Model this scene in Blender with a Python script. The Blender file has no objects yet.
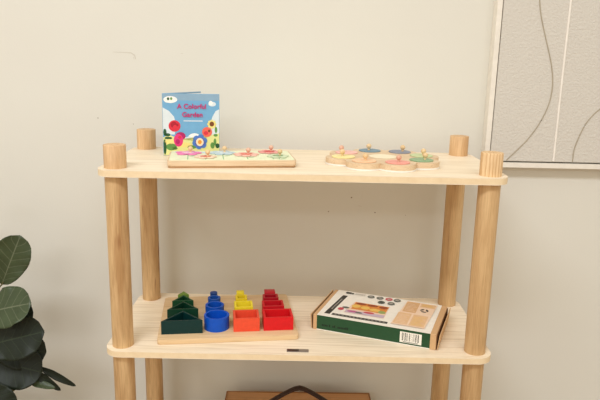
import bpy, bmesh, math, random
from mathutils import Vector, Matrix
from math import sin, cos, pi, radians

random.seed(7)
COL = bpy.context.scene.collection
SC = bpy.context.scene


# ------------------------------------------------------------------ colours and materials
def lin(c):
    def f(v):
        v /= 255.0
        return v / 12.92 if v <= 0.04045 else ((v + 0.055) / 1.055) ** 2.4
    return (f(c[0]), f(c[1]), f(c[2]), 1.0)


def new_mat(name):
    m = bpy.data.materials.new(name)
    m.use_nodes = True
    nt = m.node_tree
    b = nt.nodes['Principled BSDF']
    return m, nt, b


def N(nt, kind, **kw):
    n = nt.nodes.new(kind)
    for k, v in kw.items():
        setattr(n, k, v)
    return n


def plain(name, c, rough=0.55, spec=0.4, var=0.05, scale=60.0, bump=0.0):
    """Paint, card or plastic with a faint procedural unevenness."""
    m, nt, b = new_mat(name)
    tc = N(nt, 'ShaderNodeTexCoord')
    nz = N(nt, 'ShaderNodeTexNoise')
    nz.inputs['Scale'].default_value = scale
    nz.inputs['Detail'].default_value = 4
    nt.links.new(tc.outputs['Object'], nz.inputs['Vector'])
    rp = N(nt, 'ShaderNodeValToRGB')
    a = lin(c)
    rp.color_ramp.elements[0].position = 0.3
    rp.color_ramp.elements[1].position = 0.7
    rp.color_ramp.elements[0].color = tuple(v * (1 - var) for v in a[:3]) + (1,)
    rp.color_ramp.elements[1].color = tuple(min(1, v * (1 + var)) for v in a[:3]) + (1,)
    nt.links.new(nz.outputs['Fac'], rp.inputs['Fac'])
    nt.links.new(rp.outputs['Color'], b.inputs['Base Color'])
    b.inputs['Roughness'].default_value = rough
    b.inputs['Specular IOR Level'].default_value = spec
    if bump:
        bp = N(nt, 'ShaderNodeBump')
        bp.inputs['Strength'].default_value = bump
        bp.inputs['Distance'].default_value = 0.001
        nt.links.new(nz.outputs['Fac'], bp.inputs['Height'])
        nt.links.new(bp.outputs['Normal'], b.inputs['Normal'])
    return m


def wood(name, light, dark, axis='X', stretch=14.0, scale=30.0, rough=0.5, rnd=True, contrast=1.0, streak=None, stripes=None):
    """Long grain along one object axis; optional dark heart streaks and glued-up strips."""
    m, nt, b = new_mat(name)
    tc = N(nt, 'ShaderNodeTexCoord')
    mp = N(nt, 'ShaderNodeMapping')
    s = [1.0, 1.0, 1.0]
    s['XYZ'.index(axis)] = 1.0 / stretch
    mp.inputs['Scale'].default_value = s
    vec = tc.outputs['Object']
    if rnd:
        oi = N(nt, 'ShaderNodeObjectInfo')
        ml = N(nt, 'ShaderNodeMath', operation='MULTIPLY')
        ml.inputs[1].default_value = 7.3
        nt.links.new(oi.outputs['Random'], ml.inputs[0])
        ad = N(nt, 'ShaderNodeVectorMath', operation='ADD')
        nt.links.new(vec, ad.inputs[0])
        nt.links.new(ml.outputs[0], ad.inputs[1])
        vec = ad.outputs['Vector']
    nt.links.new(vec, mp.inputs['Vector'])
    nz = N(nt, 'ShaderNodeTexNoise')
    nz.inputs['Scale'].default_value = scale
    nz.inputs['Detail'].default_value = 6
    nz.inputs['Roughness'].default_value = 0.6
    nz.inputs['Distortion'].default_value = 0.4
    nt.links.new(mp.outputs['Vector'], nz.inputs['Vector'])
    rp = N(nt, 'ShaderNodeValToRGB')
    rp.color_ramp.elements[0].position = 0.5 - 0.18 / contrast
    rp.color_ramp.elements[1].position = 0.5 + 0.18 / contrast
    rp.color_ramp.elements[0].color = lin(dark)
    rp.color_ramp.elements[1].color = lin(light)
    nt.links.new(nz.outputs['Fac'], rp.inputs['Fac'])
    # fine pores
    mp2 = N(nt, 'ShaderNodeMapping')
    s2 = [1.0, 1.0, 1.0]
    s2['XYZ'.index(axis)] = 0.035
    mp2.inputs['Scale'].default_value = s2
    nt.links.new(vec, mp2.inputs['Vector'])
    n2 = N(nt, 'ShaderNodeTexNoise')
    n2.inputs['Scale'].default_value = scale * 14
    n2.inputs['Detail'].default_value = 2
    nt.links.new(mp2.outputs['Vector'], n2.inputs['Vector'])
    r2 = N(nt, 'ShaderNodeValToRGB')
    r2.color_ramp.elements[0].position = 0.36
    r2.color_ramp.elements[0].color = (0.80, 0.76, 0.70, 1)
    r2.color_ramp.elements[1].position = 0.52
    r2.color_ramp.elements[1].color = (1, 1, 1, 1)
    nt.links.new(n2.outputs['Fac'], r2.inputs['Fac'])
    mx = N(nt, 'ShaderNodeMix', data_type='RGBA', blend_type='MULTIPLY')
    mx.inputs['Factor'].default_value = 0.7
    nt.links.new(rp.outputs['Color'], mx.inputs[6])
    nt.links.new(r2.outputs['Color'], mx.inputs[7])
    out = mx.outputs[2]
    if streak:
        mp3 = N(nt, 'ShaderNodeMapping')
        s3 = [1.0, 1.0, 1.0]
        s3['XYZ'.index(axis)] = 0.13
        mp3.inputs['Scale'].default_value = s3
        nt.links.new(vec, mp3.inputs['Vector'])
        n3 = N(nt, 'ShaderNodeTexNoise')
        n3.inputs['Scale'].default_value = 46
        n3.inputs['Detail'].default_value = 3
        nt.links.new(mp3.outputs['Vector'], n3.inputs['Vector'])
        r3 = N(nt, 'ShaderNodeValToRGB')
        r3.color_ramp.elements[0].position = 0.60
        r3.color_ramp.elements[0].color = (0, 0, 0, 1)
        r3.color_ramp.elements[1].position = 0.72
        r3.color_ramp.elements[1].color = (1, 1, 1, 1)
        nt.links.new(n3.outputs['Fac'], r3.inputs['Fac'])
        m3 = N(nt, 'ShaderNodeMix', data_type='RGBA')
        nt.links.new(r3.outputs['Color'], m3.inputs['Factor'])
        nt.links.new(out, m3.inputs[6])
        m3.inputs[7].default_value = lin(streak)
        out = m3.outputs[2]
    if stripes:
        wv = N(nt, 'ShaderNodeTexWave', wave_type='BANDS', bands_direction='X')
        wv.inputs['Scale'].default_value = stripes[1]
        wv.inputs['Distortion'].default_value = 1.2
        wv.inputs['Detail'].default_value = 1
        nt.links.new(tc.outputs['Object'], wv.inputs['Vector'])
        r4 = N(nt, 'ShaderNodeValToRGB')
        r4.color_ramp.elements[0].position = 0.55
        r4.color_ramp.elements[0].color = (0, 0, 0, 1)
        r4.color_ramp.elements[1].position = 0.9
        r4.color_ramp.elements[1].color = (0.55, 0.55, 0.55, 1)
        nt.links.new(wv.outputs['Fac'], r4.inputs['Fac'])
        m4 = N(nt, 'ShaderNodeMix', data_type='RGBA')
        nt.links.new(r4.outputs['Color'], m4.inputs['Factor'])
        nt.links.new(out, m4.inputs[6])
        m4.inputs[7].default_value = lin(stripes[0])
        out = m4.outputs[2]
    nt.links.new(out, b.inputs['Base Color'])
    b.inputs['Roughness'].default_value = rough
    b.inputs['Specular IOR Level'].default_value = 0.35
    bp = N(nt, 'ShaderNodeBump')
    bp.inputs['Strength'].default_value = 0.12
    bp.inputs['Distance'].default_value = 0.0006
    nt.links.new(nz.outputs['Fac'], bp.inputs['Height'])
    nt.links.new(bp.outputs['Normal'], b.inputs['Normal'])
    return m


def ply_edge(name, light, dark, pitch):
    """Plies seen on the cut edge of a plywood board."""
    m, nt, b = new_mat(name)
    tc = N(nt, 'ShaderNodeTexCoord')
    wv = N(nt, 'ShaderNodeTexWave', wave_type='BANDS', bands_direction='Z')
    wv.inputs['Scale'].default_value = pitch
    wv.inputs['Distortion'].default_value = 0.4
    wv.inputs['Detail Scale'].default_value = 8
    nt.links.new(tc.outputs['Object'], wv.inputs['Vector'])
    nz = N(nt, 'ShaderNodeTexNoise')
    nz.inputs['Scale'].default_value = 70
    nt.links.new(tc.outputs['Object'], nz.inputs['Vector'])
    mm = N(nt, 'ShaderNodeMath', operation='MULTIPLY')
    nt.links.new(wv.outputs['Fac'], mm.inputs[0])
    nt.links.new(nz.outputs['Fac'], mm.inputs[1])
    rp = N(nt, 'ShaderNodeValToRGB')
    rp.color_ramp.elements[0].color = lin(light)
    rp.color_ramp.elements[1].color = lin(dark)
    rp.color_ramp.elements[1].position = 0.8
    nt.links.new(mm.outputs[0], rp.inputs['Fac'])
    nt.links.new(rp.outputs['Color'], b.inputs['Base Color'])
    b.inputs['Roughness'].default_value = 0.6
    return m


def wall_mat():
    m, nt, b = new_mat('wall_paint')
    tc = N(nt, 'ShaderNodeTexCoord')
    nz = N(nt, 'ShaderNodeTexNoise')
    nz.inputs['Scale'].default_value = 3.0
    nz.inputs['Detail'].default_value = 5
    nt.links.new(tc.outputs['Object'], nz.inputs['Vector'])
    rp = N(nt, 'ShaderNodeValToRGB')
    rp.color_ramp.elements[0].position = 0.3
    rp.color_ramp.elements[1].position = 0.7
    rp.color_ramp.elements[0].color = lin((218, 215, 205))
    rp.color_ramp.elements[1].color = lin((221, 219, 209))
    nt.links.new(nz.outputs['Fac'], rp.inputs['Fac'])
    nt.links.new(rp.outputs['Color'], b.inputs['Base Color'])
    b.inputs['Roughness'].default_value = 0.75
    b.inputs['Specular IOR Level'].default_value = 0.2
    n2 = N(nt, 'ShaderNodeTexNoise')
    n2.inputs['Scale'].default_value = 260
    n2.inputs['Detail'].default_value = 3
    nt.links.new(tc.outputs['Object'], n2.inputs['Vector'])
    bp = N(nt, 'ShaderNodeBump')
    bp.inputs['Strength'].default_value = 0.15
    bp.inputs['Distance'].default_value = 0.001
    nt.links.new(n2.outputs['Fac'], bp.inputs['Height'])
    nt.links.new(bp.outputs['Normal'], b.inputs['Normal'])
    return m


def stucco_mat():
    m, nt, b = new_mat('stucco_canvas')
    tc = N(nt, 'ShaderNodeTexCoord')
    vo = N(nt, 'ShaderNodeTexNoise')
    vo.inputs['Scale'].default_value = 190
    vo.inputs['Detail'].default_value = 4
    vo.inputs['Roughness'].default_value = 0.65
    nt.links.new(tc.outputs['Object'], vo.inputs['Vector'])
    rp = N(nt, 'ShaderNodeValToRGB')
    rp.color_ramp.elements[0].position = 0.4
    rp.color_ramp.elements[1].position = 0.62
    nt.links.new(vo.outputs['Fac'], rp.inputs['Fac'])
    bp = N(nt, 'ShaderNodeBump')
    bp.inputs['Strength'].default_value = 0.45
    bp.inputs['Distance'].default_value = 0.0022
    nt.links.new(rp.outputs['Color'], bp.inputs['Height'])
    nt.links.new(bp.outputs['Normal'], b.inputs['Normal'])
    b.inputs['Base Color'].default_value = lin((213, 208, 199))
    b.inputs['Roughness'].default_value = 0.8
    b.inputs['Specular IOR Level'].default_value = 0.2
    return m


def leaf_mat(name, base, vein, gloss):
    """Waxy leaf; pale midrib and side veins drawn from the leaf's own UV map."""
    m, nt, b = new_mat(name)
    uv = N(nt, 'ShaderNodeUVMap')
    sp = N(nt, 'ShaderNodeSeparateXYZ')
    nt.links.new(uv.outputs['UV'], sp.inputs[0])

    def M(op, a, c=None):
        n = N(nt, 'ShaderNodeMath', operation=op)
        for i, v in enumerate((a, c)):
            if v is None:
                continue
            if isinstance(v, (int, float)):
                n.inputs[i].default_value = v
            else:
                nt.links.new(v, n.inputs[i])
        return n.outputs[0]
    au = M('ABSOLUTE', M('SUBTRACT', sp.outputs['X'], 0.5))          # 0 at the midrib, .5 at the rim
    mid = M('LESS_THAN', au, 0.016)
    ph = M('FRACT', M('MULTIPLY', M('SUBTRACT', sp.outputs['Y'], M('MULTIPLY', au, 0.42)), 7.0))
    side = M('LESS_THAN', M('ABSOLUTE', M('SUBTRACT', ph, 0.5)), 0.05)
    v = M('MAXIMUM', mid, M('MULTIPLY', side, 0.55))
    nz = N(nt, 'ShaderNodeTexNoise')
    nz.inputs['Scale'].default_value = 40
    tc = N(nt, 'ShaderNodeTexCoord')
    nt.links.new(tc.outputs['Object'], nz.inputs['Vector'])
    rp = N(nt, 'ShaderNodeValToRGB')
    a = lin(base)
    rp.color_ramp.elements[0].color = tuple(q * 0.75 for q in a[:3]) + (1,)
    rp.color_ramp.elements[1].color = tuple(q * 1.3 for q in a[:3]) + (1,)
    nt.links.new(nz.outputs['Fac'], rp.inputs['Fac'])
    mx = N(nt, 'ShaderNodeMix', data_type='RGBA')
    nt.links.new(M('MULTIPLY', v, 0.35), mx.inputs['Factor'])
    nt.links.new(rp.outputs['Color'], mx.inputs[6])
    mx.inputs[7].default_value = lin(vein)
    nt.links.new(mx.outputs[2], b.inputs['Base Color'])
    b.inputs['Roughness'].default_value = gloss
    b.inputs['Specular IOR Level'].default_value = 0.3
    bp = N(nt, 'ShaderNodeBump')
    bp.invert = True
    bp.inputs['Strength'].default_value = 0.5
    bp.inputs['Distance'].default_value = 0.002
    nt.links.new(v, bp.inputs['Height'])
    nt.links.new(bp.outputs['Normal'], b.inputs['Normal'])
    return m


# ------------------------------------------------------------------ mesh helpers
def link(name, me, parent=None, loc=(0, 0, 0), rotz=0.0):
    o = bpy.data.objects.new(name, me)
    COL.objects.link(o)
    o.location = loc
    o.rotation_euler = (0, 0, rotz)
    if parent is not None:
        o.parent = parent
    return o


def build(name, bm, mats, parent=None, loc=(0, 0, 0), rotz=0.0, smooth=False, angle=35):
    me = bpy.data.meshes.new(name)
    bm.normal_update()
    bm.to_mesh(me)
    bm.free()
    for m in (mats if isinstance(mats, (list, tuple)) else [mats]):
        me.materials.append(m)
    if smooth:
        for p in me.polygons:
            p.use_smooth = True
        try:
            me.set_sharp_from_angle(angle=radians(angle))
        except Exception:
            pass
    return link(name, me, parent, loc, rotz)


def empty(name, label, cat, loc=(0, 0, 0), rotz=0.0, group=None):
    o = bpy.data.objects.new(name, None)
    o.empty_display_size = 0.02
    COL.objects.link(o)
    o.location = loc
    o.rotation_euler = (0, 0, rotz)
    return tag(o, label, cat, group)


def tag(o, label, cat, group=None):
    o['label'] = label
    o['category'] = cat
    if group:
        o['group'] = group
    return o


def add_prism(bm, pts, z0, z1, bev=0.0, seg=2, mat=0, side_mat=None):
    lo = [bm.verts.new((x, y, z0)) for x, y in pts]
    hi = [bm.verts.new((x, y, z1)) for x, y in pts]
    n = len(pts)
    fs = [bm.faces.new(list(reversed(lo))), bm.faces.new(hi)]
    sides = [bm.faces.new((lo[i], lo[(i + 1) % n], hi[(i + 1) % n], hi[i])) for i in range(n)]
    for f in fs:
        f.material_index = mat
    for f in sides:
        f.material_index = mat if side_mat is None else side_mat
    if bev:
        es = list({e for f in fs for e in f.edges})
        bmesh.ops.bevel(bm, geom=es, offset=bev, segments=seg, affect='EDGES', profile=0.5)


def add_box(bm, x0, x1, y0, y1, z0, z1, bev=0.0, seg=2, mat=0):
    pts = [(x0, y0), (x1, y0), (x1, y1), (x0, y1)]
    lo = [bm.verts.new((x, y, z0)) for x, y in pts]
    hi = [bm.verts.new((x, y, z1)) for x, y in pts]
    fs = [bm.faces.new(list(reversed(lo))), bm.faces.new(hi)]
    fs += [bm.faces.new((lo[i], lo[(i + 1) % 4], hi[(i + 1) % 4], hi[i])) for i in range(4)]
    for f in fs:
        f.material_index = mat
    if bev:
        bmesh.ops.bevel(bm, geom=list({e for f in fs for e in f.edges}), offset=bev, segments=seg, affect='EDGES', profile=0.5)


def add_lathe(bm, prof, n=32, cx=0.0, cy=0.0, mat=0):
    """prof: list of (radius, z) from bottom to top."""
    rings = []
    for r, z in prof:
        if r < 1e-6:
            rings.append([bm.verts.new((cx, cy, z))])
        else:
            rings.append([bm.verts.new((cx + r * cos(2 * pi * i / n), cy + r * sin(2 * pi * i / n), z)) for i in range(n)])
    for a, b in zip(rings, rings[1:]):
        for i in range(n):
            j = (i + 1) % n
            if len(a) == 1 and len(b) == 1:
                continue
            if len(a) == 1:
                f = bm.faces.new((a[0], b[j], b[i]))
            elif len(b) == 1:
                f = bm.faces.new((a[i], a[j], b[0]))
            else:
                f = bm.faces.new((a[i], a[j], b[j], b[i]))
            f.material_index = mat


def add_tube(bm, pts, rad, n=8, mat=0, flat=None):
    """Tube along a polyline; rad a number or a list; flat = (width, thickness) makes a strap instead."""
    P = [Vector(p) for p in pts]
    rings = []
    up0 = Vector((0, 0, 1))
    for i, p in enumerate(P):
        t = (P[min(i + 1, len(P) - 1)] - P[max(i - 1, 0)]).normalized()
        ref = Vector((0, 1, 0)) if flat else (up0 if abs(t.z) < 0.9 else Vector((1, 0, 0)))
        s = t.cross(ref).normalized()
        q = s.cross(t).normalized()
        r = rad[i] if isinstance(rad, (list, tuple)) else rad
        ring = []
        for k in range(n):
            a = 2 * pi * k / n
            if flat:
                ca, sa = cos(a), sin(a)
                sgn = lambda v: (1 if v > 0 else -1) * abs(v) ** 0.5
                ring.append(bm.verts.new(p + s * (sgn(ca) * flat[1] / 2) + q * (sgn(sa) * flat[0] / 2)))
            else:
                ring.append(bm.verts.new(p + s * (r * cos(a)) + q * (r * sin(a))))
        rings.append(ring)
    for a, b in zip(rings, rings[1:]):
        for k in range(n):
            f = bm.faces.new((a[k], a[(k + 1) % n], b[(k + 1) % n], b[k]))
            f.material_index = mat
    for ring, rev in ((rings[0], True), (rings[-1], False)):
        f = bm.faces.new(list(reversed(ring)) if rev else ring)
        f.material_index = mat
    bmesh.ops.recalc_face_normals(bm, faces=bm.faces[:])


def rounded_rect(x0, x1, y0, y1, r, n=8):
    out = []
    for cx, cy, a0 in ((x1 - r, y0 + r, -90), (x1 - r, y1 - r, 0), (x0 + r, y1 - r, 90), (x0 + r, y0 + r, 180)):
        for i in range(n + 1):
            a = radians(a0 + 90 * i / n)
            out.append((cx + r * cos(a), cy + r * sin(a)))
    return out


def circle(cx, cy, rx, ry=None, n=24, rot=0.0):
    ry = rx if ry is None else ry
    out = []
    for i in range(n):
        a = 2 * pi * i / n
        x, y = rx * cos(a), ry * sin(a)
        out.append((cx + x * cos(rot) - y * sin(rot), cy + x * sin(rot) + y * cos(rot)))
    return out


def petals(cx, cy, r, n, depth, rot=0.0, res=10):
    out = []
    for i in range(n * res):
        a = 2 * pi * i / (n * res)
        k = abs(cos(n * a / 2))
        rr = r * (1 - depth + depth * k ** 0.6)
        out.append((cx + rr * cos(a + rot), cy + rr * sin(a + rot)))
    return out


def rect(x0, x1, y0, y1):
    return [(x0, y0), (x1, y0), (x1, y1), (x0, y1)]


class Print:
    """Ink printed on one face of a thing: one mesh of thin stacked layers, one material slot per ink."""
    def __init__(self, to3d, step=0.00008):
        self.bm = bmesh.new()
        self.mats, self.to3d, self.k, self.step = [], to3d, 1, step

    def add(self, pts, mat, same=False):
        if mat not in self.mats:
            self.mats.append(mat)
        if not same:
            self.k += 1
        vs = [self.bm.verts.new(self.to3d(x, y, self.k * self.step)) for x, y in pts]
        f = self.bm.faces.new(vs)
        f.material_index = self.mats.index(mat)

    def build(self, name, parent):
        bmesh.ops.triangulate(self.bm, faces=self.bm.faces[:], ngon_method='EAR_CLIP')
        return build(name, self.bm, self.mats, parent)


# ------------------------------------------------------------------ materials
M_wall = wall_mat()
M_floor = wood('floor_boards', (176, 150, 122), (150, 122, 95), 'X', 16, 14, rough=0.45, rnd=False)
M_base = plain('baseboard_paint', (232, 227, 217), 0.5)
M_mark = plain('wall_scuff', (206, 200, 187), 0.8)
M_hole = plain('nail_hole', (120, 98, 80), 0.9)
M_board = wood('birch_plywood', (243, 228, 204), (238, 221, 193), 'X', 10, 16, rough=0.5)
M_edge = ply_edge('birch_plywood_edge', (242, 221, 184), (214, 184, 142), 240)
M_leg = wood('rubberwood_leg', (222, 188, 140), (184, 144, 98), 'Z', 12, 46, rough=0.5, contrast=1.3, streak=(140, 88, 50))
M_leg_pale = wood('rubberwood_leg_pale', (220, 186, 138), (192, 154, 108), 'Z', 12, 46, rough=0.5, contrast=1.3)
M_cap = wood('rubberwood_cap', (226, 190, 146), (200, 158, 112), 'Z', 8, 60, rough=0.5)
M_cap_strip = wood('rubberwood_cap_strips', (236, 204, 160), (220, 184, 136), 'Z', 8, 60, rough=0.5, stripes=((186, 138, 90), 55))
M_tag = plain('dark_bronze_plate', (52, 38, 30), 0.35, 0.6)
M_tag2 = plain('worn_grey_plate', (125, 112, 100), 0.35, 0.6)
M_toywood = wood('toy_board_wood', (228, 204, 172), (212, 182, 146), 'X', 10, 40, rough=0.55)
M_tray = wood('tray_wood', (228, 198, 156), (212, 178, 134), 'X', 10, 26, rough=0.55)
M_knob = wood('knob_wood', (232, 204, 160), (218, 184, 136), 'Z', 4, 120, rough=0.45)
M_knob_rose = wood('knob_wood_rose', (228, 188, 164), (212, 164, 138), 'Z', 4, 120, rough=0.45)
M_white = plain('white_layer', (240, 234, 224), 0.5)
M_case = wood('case_wood', (216, 166, 116), (188, 136, 90), 'X', 12, 22, rough=0.5, contrast=0.8)
M_case_edge = wood('case_edge_wood', (168, 118, 74), (140, 94, 56), 'X', 12, 30, rough=0.5)
M_strap = plain('dark_brown_leather', (50, 30, 22), 0.5, 0.4, 0.12, 200, 0.3)
M_kraft = plain('kraft_card', (206, 166, 122), 0.75, 0.2, 0.05, 300)
M_kraft_dark = plain('kraft_gap_shade', (112, 76, 50), 0.85, 0.1)  # kraft darkened to paint the shade in the end-flap gaps
M_frame = plain('frame_white', (232, 226, 215), 0.5)
M_gap = plain('frame_gap_backing', (72, 64, 58), 0.8)
M_stucco = stucco_mat()
M_cord = plain('taupe_cord', (172, 162, 144), 0.8, 0.1)
M_ridge = plain('white_cord', (240, 234, 226), 0.7, 0.2)


def ink(name, c, rough=0.4):
    return plain('ink_' + name, c, rough, 0.35, 0.03, 90)


# ------------------------------------------------------------------ the room
FZ = -0.76
WALL_Y = 0.33
bm = bmesh.new()
add_box(bm, -3.0, 3.0, WALL_Y, WALL_Y + 0.1, FZ, 2.1)
wall = build('wall_back', bm, M_wall)
wall['kind'] = 'structure'
bm = bmesh.new()
add_box(bm, -3.0, 3.0, -4.6, WALL_Y + 0.1, FZ - 0.06, FZ)
floor = build('floor', bm, M_floor)
floor['kind'] = 'structure'
bm = bmesh.new()
add_box(bm, -3.0, 3.0, WALL_Y - 0.014, WALL_Y - 0.0002, FZ + 0.0002, FZ + 0.07, 0.003)
bb = build('baseboard_back', bm, M_base)
bb['kind'] = 'structure'


def wall_blot(pts, mat, name):
    b_ = bmesh.new()
    vs = [b_.verts.new((x, WALL_Y - 0.0003, z)) for x, z in pts]
    b_.faces.new(vs)
    bmesh.ops.triangulate(b_, faces=b_.faces[:])
    return build(name, b_, mat, wall)


scr = [(-0.4406, 0.2094), (-0.4199, 0.2090), (-0.3993, 0.2084), (-0.390, 0.2030), (-0.388, 0.1945)]
wd = [0.0004, 0.0006, 0.0011, 0.0012, 0.0005]
wall_blot([(x, z + w) for (x, z), w in zip(scr, wd)] + [(x - (0.002 if i > 2 else 0), z - w) for i, ((x, z), w) in reversed(list(enumerate(zip(scr, wd))))], M_mark, 'scuff_mark')
wall_blot([(-0.394, 0.199), (-0.3925, 0.199), (-0.3932, 0.192)], M_mark, 'scuff_mark')
wall_blot([(-0.285, 0.2102), (-0.279, 0.2100), (-0.2795, 0.2090), (-0.284, 0.2092)], M_mark, 'scuff_mark')
for x, z, r in ((-0.4826, 0.0573, 0.0013), (0.1215, -0.1216, 0.0019), (0.1801, -0.1578, 0.0017), (0.0669, -0.1577, 0.0016), (0.255, -0.163, 0.0009), (-0.40, 0.045, 0.001)):
    wall_blot(circle(x, z, r, r * 0.8, 10), M_hole, 'nail_hole')
wall_blot(circle(0.1429, -0.1423, 0.005, 0.0009, 10, -0.1), M_mark, 'scuff_mark')

# ------------------------------------------------------------------ the shelf unit
W2, D, OV, T = 0.35, 0.2464, 0.0314, 0.0129
ZM = -0.3567
R = 0.0206
shelf = empty('shelf_unit', 'pale plywood open shelf unit on four round wooden posts against the wall', 'shelf', (0, D / 2, FZ))
h0 = -FZ


def shelf_local(x, y, z):
    return (x, y - D / 2, z - FZ)


outline = rounded_rect(-W2 - OV, W2 + OV, -D / 2 - OV, D / 2 + OV, OV, 10)
for z in (0.0, ZM, 2 * ZM):
    bm = bmesh.new()
    add_prism(bm, outline, -T, 0.0, 0.0012, 2, 0, 1)
    build('shelf_board', bm, [M_board, M_edge], shelf, (0, 0, z - FZ), smooth=True)
for sx, sy in ((-1, 0), (1, 0), (-1, 1), (1, 1)):
    bm = bmesh.new()
    add_lathe(bm, [(0, 0), (R - 0.002, 0), (R, 0.002), (R, h0 - T)], 40)
    leg = build('leg', bm, M_leg if (sx < 0) else M_leg_pale, shelf, shelf_local(sx * W2, sy * D, FZ), smooth=True, angle=50)
    bm = bmesh.new()
    hc = 0.0434
    add_lathe(bm, [(R, 0), (R, hc - 0.0012), (R - 0.0004, hc - 0.0004), (R - 0.0012, hc), (0.007, hc), (0.0068, hc - 0.0012), (0.006, hc - 0.0012), (0.0058, hc - 0.0004), (0, hc - 0.0004)], 40)
    build('leg_cap', bm, M_cap_strip if (sx > 0 and sy == 0) else M_cap, shelf, shelf_local(sx * W2, sy * D, 0.0), smooth=True, angle=50)
# small bronze plate on the front of the middle board
bm = bmesh.new()
add_box(bm, -0.0215, 0.0215, -0.006, 0.006, 0, 0.0012, 0.0004, 1, 0)
plate = build('name_plate', bm, M_tag2, shelf, shelf_local(-0.0028, -0.0145, ZM + 0.0001))
plate['label'] = 'small dark bronze plate'
bm = bmesh.new()
add_box(bm, -0.0205, 0.002, -0.005, 0.005, 0.0012, 0.0015)
build('plate_patina', bm, M_tag, plate)

# ------------------------------------------------------------------ picture book, standing open in a V
BW, BH, BT = 0.1170, 0.1285, 0.0022
book = empty('picture_book', 'blue picture book with flowers, standing open behind the rectangular peg puzzle', 'book', (-0.2925, 0.1525, 0.0003), radians(6))
I_sky = ink('sky', (112, 168, 206))
I_skyd = ink('sky_top', (136, 168, 192))
I_cloud = ink('cloud', (214, 224, 228))
I_white = ink('white', (240, 240, 236))
I_title = ink('title', (196, 44, 112))
I_red = ink('rose', (214, 48, 66))
I_reddk = ink('rose_dark', (168, 28, 48))
I_pink = ink('pink', (222, 56, 122))
I_pinkdk = ink('pink_dark', (176, 34, 96))
I_coral = ink('coral', (232, 104, 84))
I_blue = ink('flower_blue', (78, 124, 196))
I_blued = ink('flower_violet', (96, 104, 182))
I_cream = ink('cream', (246, 226, 184))
I_orange = ink('orange', (234, 152, 52))
I_brown = ink('brown', (120, 68, 36))
I_yellow = ink('yellow', (236, 220, 132))
I_hill = ink('hill', (224, 224, 148))
I_green = ink('green', (96, 146, 72))
I_greend = ink('green_dark', (36, 84, 50))
bm = bmesh.new()
add_box(bm, 0, BW, 0, BT, 0, BH, 0.0005, 1)
cover = build('front_cover', bm, I_sky, book)
bm = bmesh.new()
add_box(bm, 0.001, BW, 0, BT, 0, BH, 0.0005, 1)
back = build('back_cover', bm, I_skyd, book, (0, BT + 0.0004, 0.0), radians(50))
bm = bmesh.new()
add_box(bm, 0.003, BW - 0.003, 0, 0.0016, 0.002, BH - 0.003)
build('page', bm, I_white, book, (0.0005, BT + 0.0006, 0.0), radians(47))


def bk(u, v):                      # cover print laid out in fractions of the cover
    return (u * BW, v * BH)


pr = Print(lambda x, y, d: (x, -d, y), 0.00005)


def B(pts, mat, same=False):
    pr.add([(min(max(x, 0.0006), BW - 0.0006), min(max(z, 0.0006), BH - 0.0006)) for x, z in pts], mat, same)


def bz(x, y):                      # measured cover positions, 315 x 342 grid, y down
    return ((x - 25) / 315 * BW, (1 - (y - 33) / 345) * BH)


def be(x, y, rx, ry=None, n=24, rot=0.0):
    cx, cy = bz(x, y)
    ry = rx if ry is None else ry
    return circle(cx, cy, rx / 315 * BW, ry / 345 * BH, n, rot)


def poly(*ps):
    return [bz(*p) for p in ps]


B(poly((25, 33), (340, 33), (340, 70), (25, 70)), I_skyd)
B(poly((25, 110), (60, 128), (88, 160), (98, 205), (90, 260), (25, 260)), I_cloud)
B(poly((340, 116), (318, 128), (300, 160), (290, 200), (292, 260), (340, 260)), I_cloud, True)
B(be(70, 66, 38, 19), I_white, True)
B(be(52, 70, 16, 13), I_white)
B(be(300, 88, 21, 13), I_cloud, True)
B(be(292, 82, 11, 12), I_white)
B(be(58, 62, 7, 8), I_greend, True)
B(be(75, 61, 6, 8), I_green, True)
B(poly((88, 57), (105, 57), (105, 60), (88, 60)), I_cloud, True)
B(poly((86, 65), (107, 65), (107, 68), (86, 68)), I_cloud, True)
B(poly((140, 181), (246, 181), (246, 185), (140, 185)), I_white, True)
# meadow, clouds on the horizon
B(be(150, 295, 26, 20), I_white)
B(be(200, 278, 36, 26), I_white, True)
B(be(170, 286, 20, 16), I_cloud)
B(poly((25, 276), (60, 262), (120, 286), (180, 282), (230, 300), (290, 262), (340, 250), (340, 378), (25, 378)), I_hill)
B(be(140, 318, 46, 14), I_yellow)
B(be(70, 330, 30, 20), I_green, True)
B(be(185, 330, 26, 10), I_green, True)
B(be(60, 300, 26, 16), I_yellow, True)
for x, y, rx, ry in ((36, 248, 9, 20), (50, 262, 16, 9), (34, 330, 9, 44), (54, 280, 22, 7), (320, 232, 7, 18), (328, 322, 12, 14), (314, 300, 8, 20), (300, 320, 12, 18), (318, 262, 12, 8), (90, 338, 14, 8)):
    B(be(x, y, rx, ry), I_greend if x < 60 or x == 328 else I_green, True)
B(be(90, 212, 33, 32), I_red)
B(be(86, 205, 18, 17), I_reddk)
B(be(95, 218, 14, 12), I_red)
B(be(106, 206, 6, 8), I_reddk, True)
B(be(122, 268, 28, 22), I_pinkdk)
B(be(110, 292, 26, 36), I_pink)
B(be(106, 300, 12, 14), I_pinkdk)
B(be(118, 275, 9, 8), I_red, True)
B(petals(*bz(297, 200), 26 / 315 * BW, 8, 0.25), I_yellow)
B(be(297, 199, 13, 14), I_brown)
B(be(270, 244, 28, 28), I_coral)
B(be(264, 250, 13, 11), I_red)
B(be(282, 238, 7, 8), I_brown)
B(petals(*bz(229, 300), 43 / 315 * BW, 6, 0.22, 0.3), I_blue)
B(petals(*bz(229, 302), 30 / 315 * BW, 6, 0.3, 0.8), I_blued)
B(be(229, 301, 21, 23), I_cream)
B(be(229, 301, 11, 12), I_orange)
pr.build('cover_picture', cover)


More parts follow.
